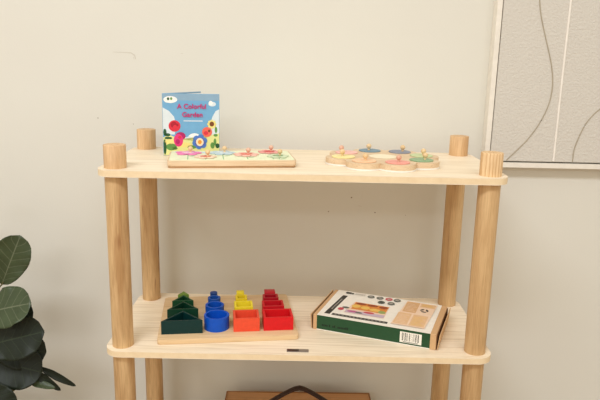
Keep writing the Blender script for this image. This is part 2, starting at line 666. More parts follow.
def text(name, s, size, mat, parent, loc, bold=0.0):
    cu = bpy.data.curves.new(name, 'FONT')
    cu.body = s
    cu.size = size
    cu.align_x = 'CENTER'
    cu.offset = bold
    cu.extrude = 0.0002
    o = bpy.data.objects.new(name, cu)
    COL.objects.link(o)
    dg = bpy.context.evaluated_depsgraph_get()
    me = bpy.data.meshes.new_from_object(o.evaluated_get(dg))
    bpy.data.objects.remove(o)
    me.materials.clear()
    me.materials.append(mat)
    t = link(name, me, parent, loc)
    t.rotation_euler = (radians(90), 0, 0)
    return t


text('title_text', 'A Colorful', 0.0138, I_title, cover, (bz(187, 0)[0], -0.0016, bz(0, 114)[1]), 0.00022)
text('title_text', 'Garden', 0.0140, I_title, cover, (bz(190, 0)[0], -0.0016, bz(0, 160)[1]), 0.00022)


# ------------------------------------------------------------------ peg puzzles on the top board
def knob_mesh(stem_h, rad):
    b_ = bmesh.new()
    pf = [(0, 0), (rad * 0.5, 0), (rad * 0.42, stem_h * 0.5), (rad * 0.45, stem_h)]
    for i in range(1, 9):
        a = -pi / 2 + 0.45 + (pi - 0.45) * i / 8
        pf.append((max(rad * cos(a), 0.0 if i == 8 else 1e-4), stem_h + rad * 0.9 + rad * sin(a)))
    add_lathe(b_, pf, 16)
    return b_


def piece(name, label, loc, outline_pts, thick, mat, group, detail=None, cat='puzzle piece', kr=0.0062, koff=(0, 0)):
    b_ = bmesh.new()
    add_prism(b_, outline_pts, 0, thick, 0.0006, 2)
    t = empty(name, label, cat, loc, 0, group)
    build('disc', b_, mat, t, smooth=True)
    if detail:
        b_ = bmesh.new()
        add_prism(b_, detail[0], thick + 0.0001, thick + 0.0004)
        build('printed_center', b_, detail[1], t)
    build('knob', knob_mesh(0.0034, kr), M_knob_rose if any(q in label for q in ('salmon', 'rose red', 'round pink', 'coral red')) else M_knob, t, (koff[0], koff[1], thick + 0.0002), smooth=True, angle=60)
    return t


PBX, PBY, PBA = -0.2535, 0.0005, radians(8.6)
PBW, PBD, PBH = 0.2435, 0.122, 0.0150
pb = empty('rectangular_peg_puzzle', 'rectangular wooden peg puzzle board with pale green top in front of the picture book', 'puzzle', (PBX, PBY, 0.0003), PBA)
bm = bmesh.new()
add_prism(bm, rounded_rect(0, PBW, 0, PBD, 0.007, 6), 0.0036, PBH - 0.001, 0.0012, 2)
build('board', bm, M_toywood, pb, smooth=True, angle=50)
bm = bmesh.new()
add_prism(bm, rounded_rect(0.0010, PBW - 0.0010, 0.0010, PBD - 0.0010, 0.006, 6), 0, 0.0035, 0.0012, 2)  # inset brown strip stands in for the shadow of the board's lower bevel
build('base_shade_strip', bm, wood('toy_board_base_shade', (190, 150, 108), (170, 130, 90), 'X', 10, 40, rough=0.6), pb, smooth=True, angle=50)['label'] = 'darker brown strip for the shade under the board edge'
P_top = plain('pale_green_paint', (228, 231, 196), 0.55)
P_stem = plain('stem_green_paint', (150, 186, 138), 0.55)
P_patch = plain('pale_blue_paint', (198, 216, 220), 0.55)
bm = bmesh.new()
add_prism(bm, rounded_rect(0.003, PBW - 0.003, 0.003, PBD - 0.003, 0.006, 6), PBH - 0.001, PBH - 0.0002)
pt_ = build('painted_top', bm, P_top, pb)
pr = Print(lambda x, y, d: (x, y, PBH - 0.0002 + d))
ca, sa = cos(PBA), sin(PBA)


def to_board(x, y):
    dx, dy = x - PBX, y - PBY
    return (dx * ca + dy * sa, -dx * sa + dy * ca)


flowers = [
    ('tulip_piece', 'magenta flower piece with wooden knob, leftmost on the rectangular puzzle', (-0.229, 0.088), 5, 0.0265, (232, 130, 182), (240, 190, 212), 0.45),
    ('daisy_piece', 'peach flower piece with wooden knob, nearest the front edge of the rectangular puzzle', (-0.1885, 0.046), 6, 0.022, (238, 208, 180), (214, 120, 92), 0.35),
    ('daisy_piece', 'pale blue flower piece on the rectangular puzzle, partly behind the peach one', (-0.1625, 0.100), 6, 0.026, (188, 208, 216), (206, 220, 224), 0.35),
    ('daisy_piece', 'salmon flower piece in the middle of the rectangular puzzle, its knob near its right side', (-0.1135, 0.086), 7, 0.026, (236, 184, 168), (226, 120, 104), 0.3),
    ('daisy_piece', 'rose red flower piece near the back right corner of the rectangular puzzle', (-0.070, 0.127), 7, 0.0235, (230, 156, 148), (206, 70, 70), 0.3),
    ('daisy_piece', 'light green flower piece with knob nearest the right end of the rectangular puzzle', (-0.050, 0.074), 6, 0.022, (202, 214, 180), (138, 168, 120), 0.3),
]
for nm, lb, (x, y), n, r, c, c2, dp in flowers:
    bx, by = to_board(x, y)
    pr.add(rect(bx - 0.001, bx + 0.001, 0.010, by), P_stem, True)
    if by - r > 0.02:
        pr.add(circle(bx + 0.008, max(by - r - 0.006, 0.012), 0.007, 0.003, 12, 0.5), P_stem, True)
pr.add(circle(0.09, 0.095, 0.03, 0.014), P_patch)
pr.add(circle(0.03, 0.10, 0.02, 0.012), P_patch, True)
pr.build('printed_stems', pt_)
for nm, lb, (x, y), n, r, c, c2, dp in flowers:
    mt = plain('paint_' + lb.split(',')[0].replace(' ', '_')[:24], c, 0.5)
    m2 = plain('paint_center_' + lb.split(',')[0].replace(' ', '_')[:20], c2, 0.5)
    piece(nm, lb, (x, y, PBH + 0.0007), petals(0, 0, r, n, dp, 0.3), 0.0016, mt, 'flower pieces of the rectangular puzzle', (petals(0, 0, r * 0.5, n, dp, 0.6), m2), kr=0.0048, koff=(0.004, 0.002))

# scalloped puzzle
CX, CY, RR, RY, LR = 0.163, 0.1160, 0.084, 0.0765, 0.0355
KO = {148: (-0.011, 0), 193: (-0.002, 0.002), 58: (0.006, 0), 13: (0.004, 0), -32: (0.007, 0), 103: (-0.002, 0)}
LOBES = [148, 193, 103, 58, 13, -32, -77, -122]


def scallop(off):
    """Outline of eight overlapping round lobes, taken as the farthest point along each direction."""
    out = []
    for i in range(240):
        a = 2 * pi * i / 240
        d = Vector((cos(a), sin(a)))
        best = 0
        for L in LOBES:
            c = Vector((RR * cos(radians(L)), RY * sin(radians(L))))
            k = c.dot(d)
            q = (LR + off) ** 2 - (c.length_squared - k * k)
            if q > 0:
                best = max(best, k + math.sqrt(q))
        out.append((d.x * best, d.y * best))
    return out


sp_ = empty('scalloped_peg_puzzle', 'flower-shaped wooden peg puzzle board with eight round lobes on the top shelf', 'puzzle', (CX, CY, 0.0003))
bm = bmesh.new()
add_prism(bm, scallop(0.0), 0.0032, 0.0130, 0.001, 2)
build('board', bm, M_toywood, sp_, smooth=True, angle=40)
bm = bmesh.new()
add_prism(bm, scallop(0.0005), 0.0, 0.0031, 0.0006, 1)
build('backing', bm, M_white, sp_, smooth=True, angle=40)['label'] = 'white backing layer'
bm = bmesh.new()
add_prism(bm, circle(0, 0, 0.028), 0.0131, 0.0135)
build('printed_center', bm, plain('cream_center_paint', (238, 226, 196), 0.5), sp_)
cols = {148: ('pink', (238, 186, 176)), 193: ('yellow', (240, 226, 160)), 103: ('blue', (112, 142, 160)), 58: ('slate grey', (134, 140, 156)),
        13: ('light green', (194, 206, 156)), -32: ('green', (140, 170, 130)), -77: ('coral red', (236, 158, 144)), -122: ('orange', (240, 196, 156))}
extra = {148: 'behind the yellow one', 193: 'at the left end of the scalloped puzzle', 103: 'on the back edge of the scalloped puzzle',
         58: 'on the back edge of the scalloped puzzle', 13: 'at the back right of the scalloped puzzle', -32: 'at the right end of the scalloped puzzle',
         -77: 'at the front of the scalloped puzzle', -122: 'at the front of the scalloped puzzle'}
for L in LOBES:
    nm, c = cols[L]
    piece('round_peg_piece', f'round {nm} peg piece with wooden knob {extra[L]}', (CX + RR * cos(radians(L)), CY + RY * sin(radians(L)), 0.0135),
          circle(0, 0, 0.0235, n=36), 0.0018, plain('paint_' + nm.replace(' ', '_'), c, 0.5), 'round pieces of the scalloped puzzle', kr=0.0054, koff=KO.get(L, (0.002, 0.0)))


# ------------------------------------------------------------------ nesting shapes on their tray
TX, TY, TA = -0.2825, -0.0015, radians(7.6)
TW, TD, TH = 0.284, 0.228, 0.0100
tray = empty('shape_tray', 'flat wooden tray holding four rows of coloured nesting shapes on the middle shelf', 'tray', (TX, TY, ZM + 0.0003), TA)
bm = bmesh.new()
add_prism(bm, rounded_rect(0, TW, 0, TD, 0.006, 6), 0, TH, 0.0015, 2)
build('tray_board', bm, M_tray, tray, smooth=True, angle=50)
ta, tb = cos(TA), sin(TA)


def inset(pts, d):
    n = len(pts)
    out = []
    for i in range(n):
        p0, p1, p2 = Vector(pts[i - 1]), Vector(pts[i]), Vector(pts[(i + 1) % n])
        e1, e2 = (p1 - p0).normalized(), (p2 - p1).normalized()
        n1, n2 = Vector((-e1.y, e1.x)), Vector((-e2.y, e2.x))
        k = d / (1 + n1.dot(n2))
        out.append(tuple(p1 + (n1 + n2) * k))
    return out


def hollow(pts, h, t, floor_t, mat_out, bev=0.0008):
    b_ = bmesh.new()
    inn = inset(pts, t)
    n = len(pts)
    lo = [b_.verts.new((x, y, 0)) for x, y in pts]
    hi = [b_.verts.new((x, y, h)) for x, y in pts]
    ih = [b_.verts.new((x, y, h)) for x, y in inn]
    il = [b_.verts.new((x, y, floor_t)) for x, y in inn]
    b_.faces.new(list(reversed(lo)))
    b_.faces.new(il)
    for i in range(n):
        j = (i + 1) % n
        b_.faces.new((lo[i], lo[j], hi[j], hi[i]))
        b_.faces.new((hi[i], hi[j], ih[j], ih[i]))
        b_.faces.new((ih[i], ih[j], il[j], il[i]))
    if bev:
        es = [e for e in b_.edges if len(e.link_faces) == 2 and e.calc_face_angle(0) > 0.6 and min(v.co.z for v in e.verts) > floor_t + 1e-5 or
              (len(e.link_faces) == 2 and e.calc_face_angle(0) > 0.6 and all(v in set(lo + hi) for v in e.verts))]
        bmesh.ops.bevel(b_, geom=list(set(es)), offset=bev, segments=2, affect='EDGES', profile=0.5)
    return b_


def block(kind, label, u, v0, w, d, h, t, mat, solid, group):
    """One nesting shape with its front edge at v0 on the tray."""
    if kind == 'triangle':
        pts = [(-w / 2, 0), (w / 2, 0), (0, d)]
    elif kind == 'round':
        pts = circle(0, w / 2, w / 2, n=40)
    else:
        pts = [(-w / 2, 0), (w / 2, 0), (w / 2, d), (-w / 2, d)]
    x = TX + u * ta - v0 * tb
    y = TY + u * tb + v0 * ta
    nm = {'triangle': 'triangular_nesting_block', 'round': 'round_nesting_cup', 'square': 'square_nesting_block', 'rect': 'rectangular_nesting_block'}[kind]
    if solid:
        b_ = bmesh.new()
        add_prism(b_, pts, 0, h, 0.0008, 2)
    else:
        b_ = hollow(pts, h, t, 0.004, mat)
    o = build(nm, b_, mat, None, (x, y, ZM + TH + 0.0005), TA, smooth=True, angle=40)
    tag(o, label, 'toy block', group)


def blockpaint(name, c):
    return plain('paint_block_' + name, c, 0.4, 0.28, 0.06, 120)


H = 0.0285
tri_c = [(6, 48, 47), (14, 56, 38), (24, 70, 42), (104, 130, 52)]
cyl_c = [(12, 80, 188), (16, 76, 172), (24, 74, 152), (26, 62, 124)]
sq_c = [(228, 80, 52), (232, 210, 48), (220, 192, 34), (216, 194, 44)]
re_c = [(212, 26, 32), (194, 24, 34), (164, 18, 32), (178, 34, 42)]
ROW = [0.0255, 0.0855, 0.1330, 0.1700]
g_ = 'nesting shapes on the wooden tray'
size = ['largest', 'second largest', 'second smallest', 'smallest']
cname = {'triangle': ['dark teal', 'dark green', 'forest green', 'olive green'], 'round': ['bright blue', 'blue', 'medium blue', 'navy blue'],
         'square': ['coral orange', 'yellow', 'golden yellow', 'yellow'], 'rect': ['bright red', 'red', 'dark red', 'dull red']}
where = [', at the tray front', ', behind the largest', '', ', at the tray back']
geo = {
    'triangle': ([0.048, 0.0470, 0.045, 0.0445], [0.0830, 0.0650, 0.0460, 0.0245], [0.052, 0.045, 0.0345, 0.021], tri_c),
    'round': ([0.118, 0.1140, 0.1130, 0.1120], [0.0520, 0.0400, 0.0280, 0.0165], None, cyl_c),
    'square': ([0.179, 0.1760, 0.1730, 0.1720], [0.0535, 0.0395, 0.0255, 0.0170], [0.047, 0.037, 0.0265, 0.0175], sq_c),
    'rect': ([0.245, 0.2400, 0.2385, 0.2395], [0.0615, 0.0460, 0.0340, 0.0240], [0.046, 0.0350, 0.0255, 0.0190], re_c),
}
kindword = {'triangle': 'triangular', 'round': 'round', 'square': 'square', 'rect': 'rectangular'}
noun = {'triangle': 'nesting frame', 'round': 'nesting cup', 'square': 'nesting box', 'rect': 'nesting box'}
for kd, (us, ws, ds, cs) in geo.items():
    for i in range(4):
        w = ws[i]
        d = w if ds is None else ds[i]
        last = i == 3
        lab = f'{cname[kd][i]} {"solid " if last else "open "}{kindword[kd]} {noun[kd] if not last else "block"}, {size[i]} of its column{where[i]}'
        block(kd, lab, us[i], ROW[i], w, d, H, 0.0045 if kd != 'triangle' else 0.0036, blockpaint(f'{kd}_{size[i].replace(" ", "_")}', cs[i]), last, g_)

# ------------------------------------------------------------------ flat cardboard toy box
KA = radians(-20.6)
KW, KD, KH = 0.267, 0.157, 0.0335
kit = empty('cardboard_toy_box', 'flat kraft cardboard toy box with white and green printed sleeve on the middle shelf', 'box', (0.0255, 0.0915, ZM + 0.0003), KA)
bm = bmesh.new()
add_box(bm, 0.004, KW - 0.004, 0, KD, 0, KH, 0.0006, 1)
build('box_body', bm, M_kraft, kit)
for sx in (0, 1):
    bm = bmesh.new()
    x0 = 0.0 if sx == 0 else KW - 0.0015
    add_box(bm, x0, x0 + 0.0015, 0.001, KD - 0.001, 0.0008, KH - 0.0012)
    # the end flap leans a little outwards at its top
    lean = -0.0026 if sx == 0 else 0.0036
    for v in bm.verts:
        v.co.x += lean * (v.co.z / KH)
    build('end_flap', bm, M_kraft, kit)
    bm = bmesh.new()
    if sx == 0:
        add_box(bm, 0.0022, 0.0038, 0.002, KD - 0.002, 0.001, KH - 0.003)
    else:
        add_box(bm, KW - 0.0038, KW - 0.0022, 0.002, KD - 0.002, 0.001, KH - 0.003)
    build('flap_gap_shade', bm, M_kraft_dark, kit)  # dark slab filling the slit, in place of the gap's shadow
K_white = ink('sleeve_white', (240, 234, 222))
K_green = ink('sleeve_green', (30, 72, 42))
K_gdark = ink('sleeve_green_dark', (12, 28, 18))
K_black = ink('sleeve_black', (42, 42, 38))
K_grey = ink('sleeve_grey', (168, 162, 152))
K_grey2 = ink('sleeve_badge', (96, 100, 92))
K_tan = ink('sleeve_tan', (226, 186, 142))
K_tan2 = ink('sleeve_peach', (238, 208, 180))
K_tan3 = ink('sleeve_sand', (216, 172, 124))
K_red = ink('sleeve_red', (198, 72, 84))
K_or = ink('sleeve_orange', (214, 132, 56))
K_brown = ink('sleeve_brown', (150, 70, 36))
K_yel = ink('sleeve_yellow', (232, 190, 96))
K_lil = ink('sleeve_lilac', (196, 176, 192))
K_mag = ink('sleeve_magenta', (188, 96, 138))
K_leaf = ink('sleeve_leaf', (148, 164, 96))
S0, S1 = 0.0125, 0.2510
bm = bmesh.new()
add_box(bm, S0, S1, -0.0004, KD + 0.0002, KH + 0.0001, KH + 0.0006, 0, 1, 0)
add_box(bm, S0, S1, -0.0006, -0.0001, 0.0026, KH - 0.0002, 0, 1, 1)
add_box(bm, S0, S1, -0.0006, -0.0001, 0.0004, 0.0024, 0, 1, 0)
sleeve = build('printed_sleeve', bm, [K_white, K_green], kit)
pr = Print(lambda x, y, d: (x, y, KH + 0.0006 + d), 0.00006)
# title strip up the left side, with pale lettering too small to read
pr.add([(0.0235, 0.013), (0.0360, 0.013), (0.0430, 0.128), (0.0315, 0.128)], K_black)
for k in range(9):
    y0 = 0.042 + k * 0.0072
    x0 = 0.0288 + (y0 - 0.016) * 0.063
    pr.add(rect(x0, x0 + 0.0032, y0, y0 + 0.0054), K_grey, k > 0)
pr.add(rect(0.0405, 0.160, 0.0105, 0.0205), K_black)
for k in range(14):
    pr.add(rect(0.046 + k * 0.0080, 0.0505 + k * 0.0080, 0.0142, 0.0172), K_grey, k > 0)
# picture panel
pr.add([(0.060, 0.034), (0.148, 0.034), (0.146, 0.100), (0.068, 0.100)], K_tan2)
pr.add(rect(0.070, 0.145, 0.058, 0.099), K_or)
pr.add(circle(0.084, 0.093, 0.012, 0.006), K_brown)
pr.add(circle(0.110, 0.092, 0.012, 0.006), K_brown, True)
pr.add(circle(0.135, 0.090, 0.010, 0.007), K_brown, True)
pr.add(circle(0.077, 0.076, 0.010, 0.009), K_yel, True)
pr.add(circle(0.098, 0.074, 0.010, 0.009), K_yel, True)
pr.add(circle(0.120, 0.070, 0.012, 0.008), K_yel, True)
pr.add(circle(0.137, 0.064, 0.008, 0.008), K_leaf)
pr.add(rect(0.062, 0.147, 0.035, 0.050), K_lil)
pr.add(circle(0.112, 0.050, 0.012, 0.005), K_red)
pr.add(circle(0.078, 0.044, 0.012, 0.005), K_mag, True)
pr.add(circle(0.092, 0.042, 0.008, 0.004), K_grey2)
pr.add(circle(0.058, 0.060, 0.008, 0.005), K_grey2, True)
pr.add(circle(0.050, 0.049, 0.0065, 0.0075), K_red)
# badges and logo
for bx, by in ((0.0937, 0.1420), (0.1142, 0.1425), (0.1348, 0.1430), (0.1535, 0.1430), (0.1228, 0.1185), (0.1450, 0.1195)):
    pr.add(circle(bx, by, 0.0080, 0.0085), K_red if bx == 0.1348 else K_grey2)
    pr.add(circle(bx, by, 0.0045, 0.0035), K_grey if bx != 0.1228 else K_black)
pr.add(circle(0.0385, 0.1440, 0.0048, 0.0048), K_gdark)
pr.add(rect(0.0420, 0.0475, 0.1400, 0.1480), K_black, True)
pr.add(circle(0.0505, 0.1430, 0.0025, 0.0035), K_gdark, True)
for k in range(3):
    pr.add(rect(0.056, 0.080, 0.139 + k * 0.004, 0.1402 + k * 0.004), K_grey, True)
# recycling panels on the right third
pr.add([(0.1670, 0.014), (0.2360, 0.014), (0.2430, 0.148), (0.1760, 0.148)], K_tan2)
pr.add(rect(0.1765, 0.2050, 0.086, 0.146), K_tan3)
pr.add(rect(0.2080, 0.2400, 0.124, 0.146), K_tan, True)
pr.add(rect(0.1700, 0.1990, 0.020, 0.080), K_tan, True)
pr.add(rect(0.2030, 0.2340, 0.019, 0.078), K_tan, True)
for px0, px1, py0, py1, n in ((0.173, 0.196, 0.026, 0.074, 7), (0.206, 0.230, 0.025, 0.072, 7), (0.180, 0.202, 0.094, 0.140, 6), (0.211, 0.237, 0.130, 0.144, 3)):
    for k in range(n):
        yy = py0 + (py1 - py0) * k / n
        pr.add(rect(px0, px1 - (k % 3) * 0.003, yy, yy + 0.0016), K_yel if px0 > 0.2 else K_tan2, k > 0)
for k in range(3):
    a0 = radians(90 + 120 * k)
    seg = [(0.2205 + 0.0090 * cos(a0 + t), 0.1060 + 0.0095 * sin(a0 + t)) for t in (0.15, 0.6, 1.05, 1.5, 1.75)]
    seg += [(0.2205 + 0.0058 * cos(a0 + t), 0.1060 + 0.0062 * sin(a0 + t)) for t in (1.75, 1.5, 1.05, 0.6, 0.15)]
    pr.add(seg, K_black, k > 0)
pr.build('sleeve_print', sleeve)
pr = Print(lambda x, z, d: (x, -0.0006 - d, z), 0.00006)
xx = 0.024
random.seed(3)
for wd_ in (4, 1, 0, 2, 0, 7):
    for k in range(wd_):
        hh = random.choice((0.004, 0.0055, 0.004))
        pr.add(rect(xx, xx + 0.0024, 0.0105, 0.0105 + hh), K_gdark, xx > 0.024)
        xx += 0.0034
    xx += 0.0022
pr.build('front_lettering', sleeve)
pr = Print(lambda x, z, d: (x, -0.0006 - d, z), 0.00006)
pr.add(rect(0.1905, 0.2345, 0.0055, 0.0285), K_white)
x_ = 0.1935
while x_ < 0.231:
    w_ = random.choice((0.0007, 0.0011, 0.0018, 0.0024))
    pr.add(rect(x_, x_ + w_, 0.0095, 0.0265), K_black, True)
    x_ += w_ + random.choice((0.0008, 0.0013, 0.0022))
pr.add(rect(0.197, 0.228, 0.0066, 0.0080), K_grey2)
pr.build('barcode_label', sleeve)

# ------------------------------------------------------------------ wooden carrying case on the bottom board
CZ = 2 * ZM + 0.0004
CT = -0.6105
case = empty('wooden_case', 'brown wooden carrying case with dark strap handle on the bottom shelf', 'case', (0.0035, 0.165, CZ), radians(0.6))
hz = CT - CZ
bm = bmesh.new()
add_box(bm, -0.178, 0.178, -0.105, 0.105, 0, hz - 0.012, 0.003, 2)
build('case_body', bm, M_case_edge, case, smooth=True)
bm = bmesh.new()
add_box(bm, -0.1785, 0.1785, -0.1055, 0.1055, hz - 0.0118, hz, 0.002, 2)
lid = build('lid', bm, M_case, case, smooth=True)
bm = bmesh.new()
for rct in ((-0.1785, 0.1785, 0.1025, 0.1056), (-0.1785, -0.1755, -0.1056, 0.1025), (0.1755, 0.1785, -0.1056, 0.1025)):
    add_box(bm, *rct, hz + 0.0001, hz + 0.0012)
build('lid_rim', bm, M_case_edge, lid)
bm = bmesh.new()
ph = []
for i in range(25):
    t = i / 24
    x = -0.122 + 0.244 * t
    z = 0.096 - 0.0375 * ((abs(x) ** 2 + 0.00008) ** 0.5 / 0.0625) ** 1.15 - 0.03 * max(0, abs(x) - 0.10) / 0.022
    ph.append((x, -0.035, hz + z))
add_tube(bm, ph, 0.004, 12, 0, flat=(0.014, 0.0072))
build('strap_handle', bm, M_strap, case, smooth=True)['label'] = 'dark brown leather strap'
for s in (-1, 1):
    bm = bmesh.new()
    add_box(bm, s * 0.122 - 0.008, s * 0.122 + 0.008, -0.046, -0.024, hz + 0.0002, hz + 0.005, 0.0015, 2)
    build('handle_mount', bm, M_strap, case)

# ------------------------------------------------------------------ framed relief on the wall
AX0, AX1, AZ0, AZ1 = 0.4256, 1.0656, -0.0345, 0.8200
AY0, AY1 = 0.300, WALL_Y - 0.0004
art = empty('framed_wall_relief', 'white framed textured relief with curving raised lines on the wall', 'wall art', (AX0, AY1, AZ0))
aw, ah, ad = AX1 - AX0, AZ1 - AZ0, AY1 - AY0
FW = 0.0112


def frame_bar(b_, a, b, c, d):
    """A mitred bar: a-b outer edge, c-d inner edge."""
    f0 = [b_.verts.new((x, -ad, z)) for x, z in (a, b, c, d)]
    f1 = [b_.verts.new((x, 0, z)) for x, z in (a, b, c, d)]
    b_.faces.new(f0)
    b_.faces.new(list(reversed(f1)))
    for i in range(4):
        j = (i + 1) % 4
        b_.faces.new((f0[j], f0[i], f1[i], f1[j]))


bm = bmesh.new()
o4 = [(0, 0), (aw, 0), (aw, ah), (0, ah)]
i4 = [(FW, FW), (aw - FW, FW), (aw - FW, ah - FW), (FW, ah - FW)]
for k in range(4):
    frame_bar(bm, o4[k], o4[(k + 1) % 4], i4[(k + 1) % 4], i4[k])
bmesh.ops.recalc_face_normals(bm, faces=bm.faces[:])
build('picture_frame', bm, M_frame, art)
bm = bmesh.new()
add_box(bm, FW - 0.0005, aw - FW + 0.0005, -0.010, -0.001, FW - 0.0005, ah - FW + 0.0005)
build('backing_panel', bm, M_gap, art)
G = 0.0030
bm = bmesh.new()
add_box(bm, FW + G, aw - FW - G, -ad + 0.003, -0.011, FW + G, ah - FW - G, 0.0015, 2)
canvas = build('textured_canvas', bm, M_stucco, art)
c1 = [(0.486, 0.84), (0.470, 0.72), (0.472, 0.60), (0.488, 0.50), (0.503, 0.42), (0.5182, 0.3422), (0.5249, 0.3103), (0.5385, 0.2674), (0.5534, 0.224), (0.5627, 0.191), (0.5676, 0.1575), (0.5656, 0.1235), (0.5574, 0.0937), (0.5423, 0.0611), (0.5222, 0.0304), (0.5012, 0.0065), (0.4785, -0.0180)]
c2 = [(0.588, 0.80), (0.588, 0.55), (0.588, 0.3437), (0.588, 0.1692), (0.589, -0.0180)]
c3 = [(1.04, 0.30), (0.93, 0.205), (0.82, 0.160), (0.74, 0.140), (0.705, 0.124), (0.683, 0.1055), (0.6686, 0.0915), (0.653, 0.0681), (0.6407, 0.0353), (0.6344, 0.0093), (0.634, -0.0180)]


def smooth_path(ps, n=6):
    out = []
    for i in range(len(ps) - 1):
        p0, p1, p2, p3 = ps[max(i - 1, 0)], ps[i], ps[i + 1], ps[min(i + 2, len(ps) - 1)]
        for k in range(n):
            t = k / n
            out.append(tuple(0.5 * (2 * p1[q] + (p2[q] - p0[q]) * t + (2 * p0[q] - 5 * p1[q] + 4 * p2[q] - p3[q]) * t * t + (3 * p1[q] - p0[q] - 3 * p2[q] + p3[q]) * t ** 3) for q in range(len(p1))))
    out.append(ps[-1])
    return out


for ps, mt, rr in ((c1, M_cord, 0.0014), (c2, M_ridge, 0.0024), (c3, M_cord, 0.0014)):
    pts = [(x - AX0, -ad + 0.003 - rr * 0.2, z - AZ0) for x, z in smooth_path(ps) if FW + G < z - AZ0 < ah - FW - G]
    bm = bmesh.new()
    add_tube(bm, pts, rr, 8)
    build('raised_line', bm, mt, canvas, smooth=True)

# ------------------------------------------------------------------ fiddle-leaf plant on the left
PX, PY = -0.735, 0.13
plant = empty('potted_fiddle_leaf_fig', 'dark green broad-leaved potted plant at the left edge beside the shelf', 'plant', (PX, PY, FZ + 0.0002))
L_dark = leaf_mat('fig_leaf_dark', (22, 30, 17), (66, 78, 56), 0.5)
L_mid = leaf_mat('fig_leaf_green', (62, 73, 48), (140, 144, 118), 0.36)
M_stem = plain('woody_stem', (96, 92, 58), 0.7)
M_pot = plain('woven_pot_grey', (196, 190, 180), 0.7, 0.3, 0.08, 40, 0.3)
M_soil = plain('potting_soil', (62, 48, 36), 0.95, 0.1, 0.3, 120, 0.6)
bm = bmesh.new()
add_lathe(bm, [(0, 0), (0.070, 0), (0.078, 0.006), (0.096, 0.15), (0.098, 0.155), (0.092, 0.155), (0.088, 0.135), (0, 0.135)], 40)
build('pot', bm, M_pot, plant, smooth=True, angle=40)
bm = bmesh.new()
add_lathe(bm, [(0.087, 0.1355), (0.05, 0.139), (0, 0.141)], 32)
build('soil', bm, M_soil, plant, smooth=True)


def pl(p):
    return Vector((p[0] - PX, p[1] - PY, p[2] - FZ))


trunk_pts = [(-0.735, 0.13, FZ + 0.13), (-0.738, 0.135, -0.50), (-0.722, 0.13, -0.42), (-0.712, 0.135, -0.32), (-0.700, 0.14, -0.22), (-0.705, 0.14, -0.12)]
bm = bmesh.new()
tp = smooth_path(trunk_pts, 5)
add_tube(bm, [pl(p) for p in tp], [0.009 - 0.005 * i / len(tp) for i in range(len(tp))], 10)
build('trunk', bm, M_stem, plant, smooth=True)
bm = bmesh.new()
add_tube(bm, [pl(p) for p in smooth_path([(-0.734, 0.13, -0.575), (-0.690, 0.125, -0.560), (-0.648, 0.120, -0.5396), (-0.618, 0.120, -0.519), (-0.5969, 0.12, -0.5114)], 5)], [0.0055 - 0.0035 * i / 20 for i in range(21)], 8)
build('side_branch', bm, M_stem, plant, smooth=True)


def leaf(base, tip, width, up, mat, cup=0.12, bend=0.12, wav=0.04, fiddle=True, seed=0, petiole=None):
    """Obovate leaf: midrib from base to tip, blade spread across, UV x across and y along."""
    rnd = random.Random(seed)
    b, t = pl(base), pl(tip)
    ax = t - b
    ln = ax.length
    ax.normalize()
    nrm = Vector(up)
    nrm = (nrm - ax * nrm.dot(ax)).normalized()
    sd = ax.cross(nrm).normalized()
    bm_ = bmesh.new()
    uvl = bm_.loops.layers.uv.new('UVMap')
    nu, nv = 14, 22
    ph1, ph2 = rnd.random() * 6, rnd.random() * 6
    grid = []
    for j in range(nv + 1):
        v = j / nv
        # broad towards the tip, narrow waist at the base
        pk = 0.60 if fiddle else 0.45
        if v < pk:
            q = v / pk
            w = (0.10 + 0.90 * q * q * (3 - 2 * q)) if not fiddle else (0.55 * math.sqrt(max(0.0, 1 - (1 - min(q / 0.45, 1)) ** 2)) + 0.45 * q * q * (3 - 2 * q))
            w = max(w, 0.04)
        else:
            w = max(math.sqrt(max(0.0, 1 - ((v - pk) / (1 - pk)) ** (2.2 if fiddle else 1.6))), 0.03)
        row = []
        for i in range(nu + 1):
            s = i / nu * 2 - 1
            x = s * w * width / 2
            z = cup * width * (s * s) * w - bend * ln * (v * v)
            z += wav * width * abs(s) ** 2 * (sin(v * 15 + ph1 + (3 if s > 0 else 0)) + 0.5 * sin(v * 27 + ph2)) * w
            z += 0.012 * width * cos(2 * pi * 7 * (v - abs(s) * 0.21)) * abs(s) * w
            row.append((bm_.verts.new(b + ax * (ln * v) + sd * x + nrm * z), (i / nu, v)))
        grid.append(row)
    for j in range(nv):
        for i in range(nu):
            q = (grid[j][i], grid[j][i + 1], grid[j + 1][i + 1], grid[j + 1][i])
            f = bm_.faces.new([k[0] for k in q])
            for lp, k in zip(f.loops, q):
                lp[uvl].uv = k[1]
    o = build('leaf', bm_, mat, plant, smooth=True, angle=180)
    sm = o.modifiers.new('thick', 'SOLIDIFY')
    sm.thickness = 0.0007
    if petiole is not None:
        a = pl(petiole)
        bm_ = bmesh.new()
        mid = (a + b) / 2 + Vector((0, 0, -0.006))
        add_tube(bm_, smooth_path([tuple(a), tuple(mid), tuple(b), tuple(b + ax * ln * 0.06)], 4), 0.0019, 6)
        build('leaf_stalk', bm_, M_stem, o, smooth=True)
    return o


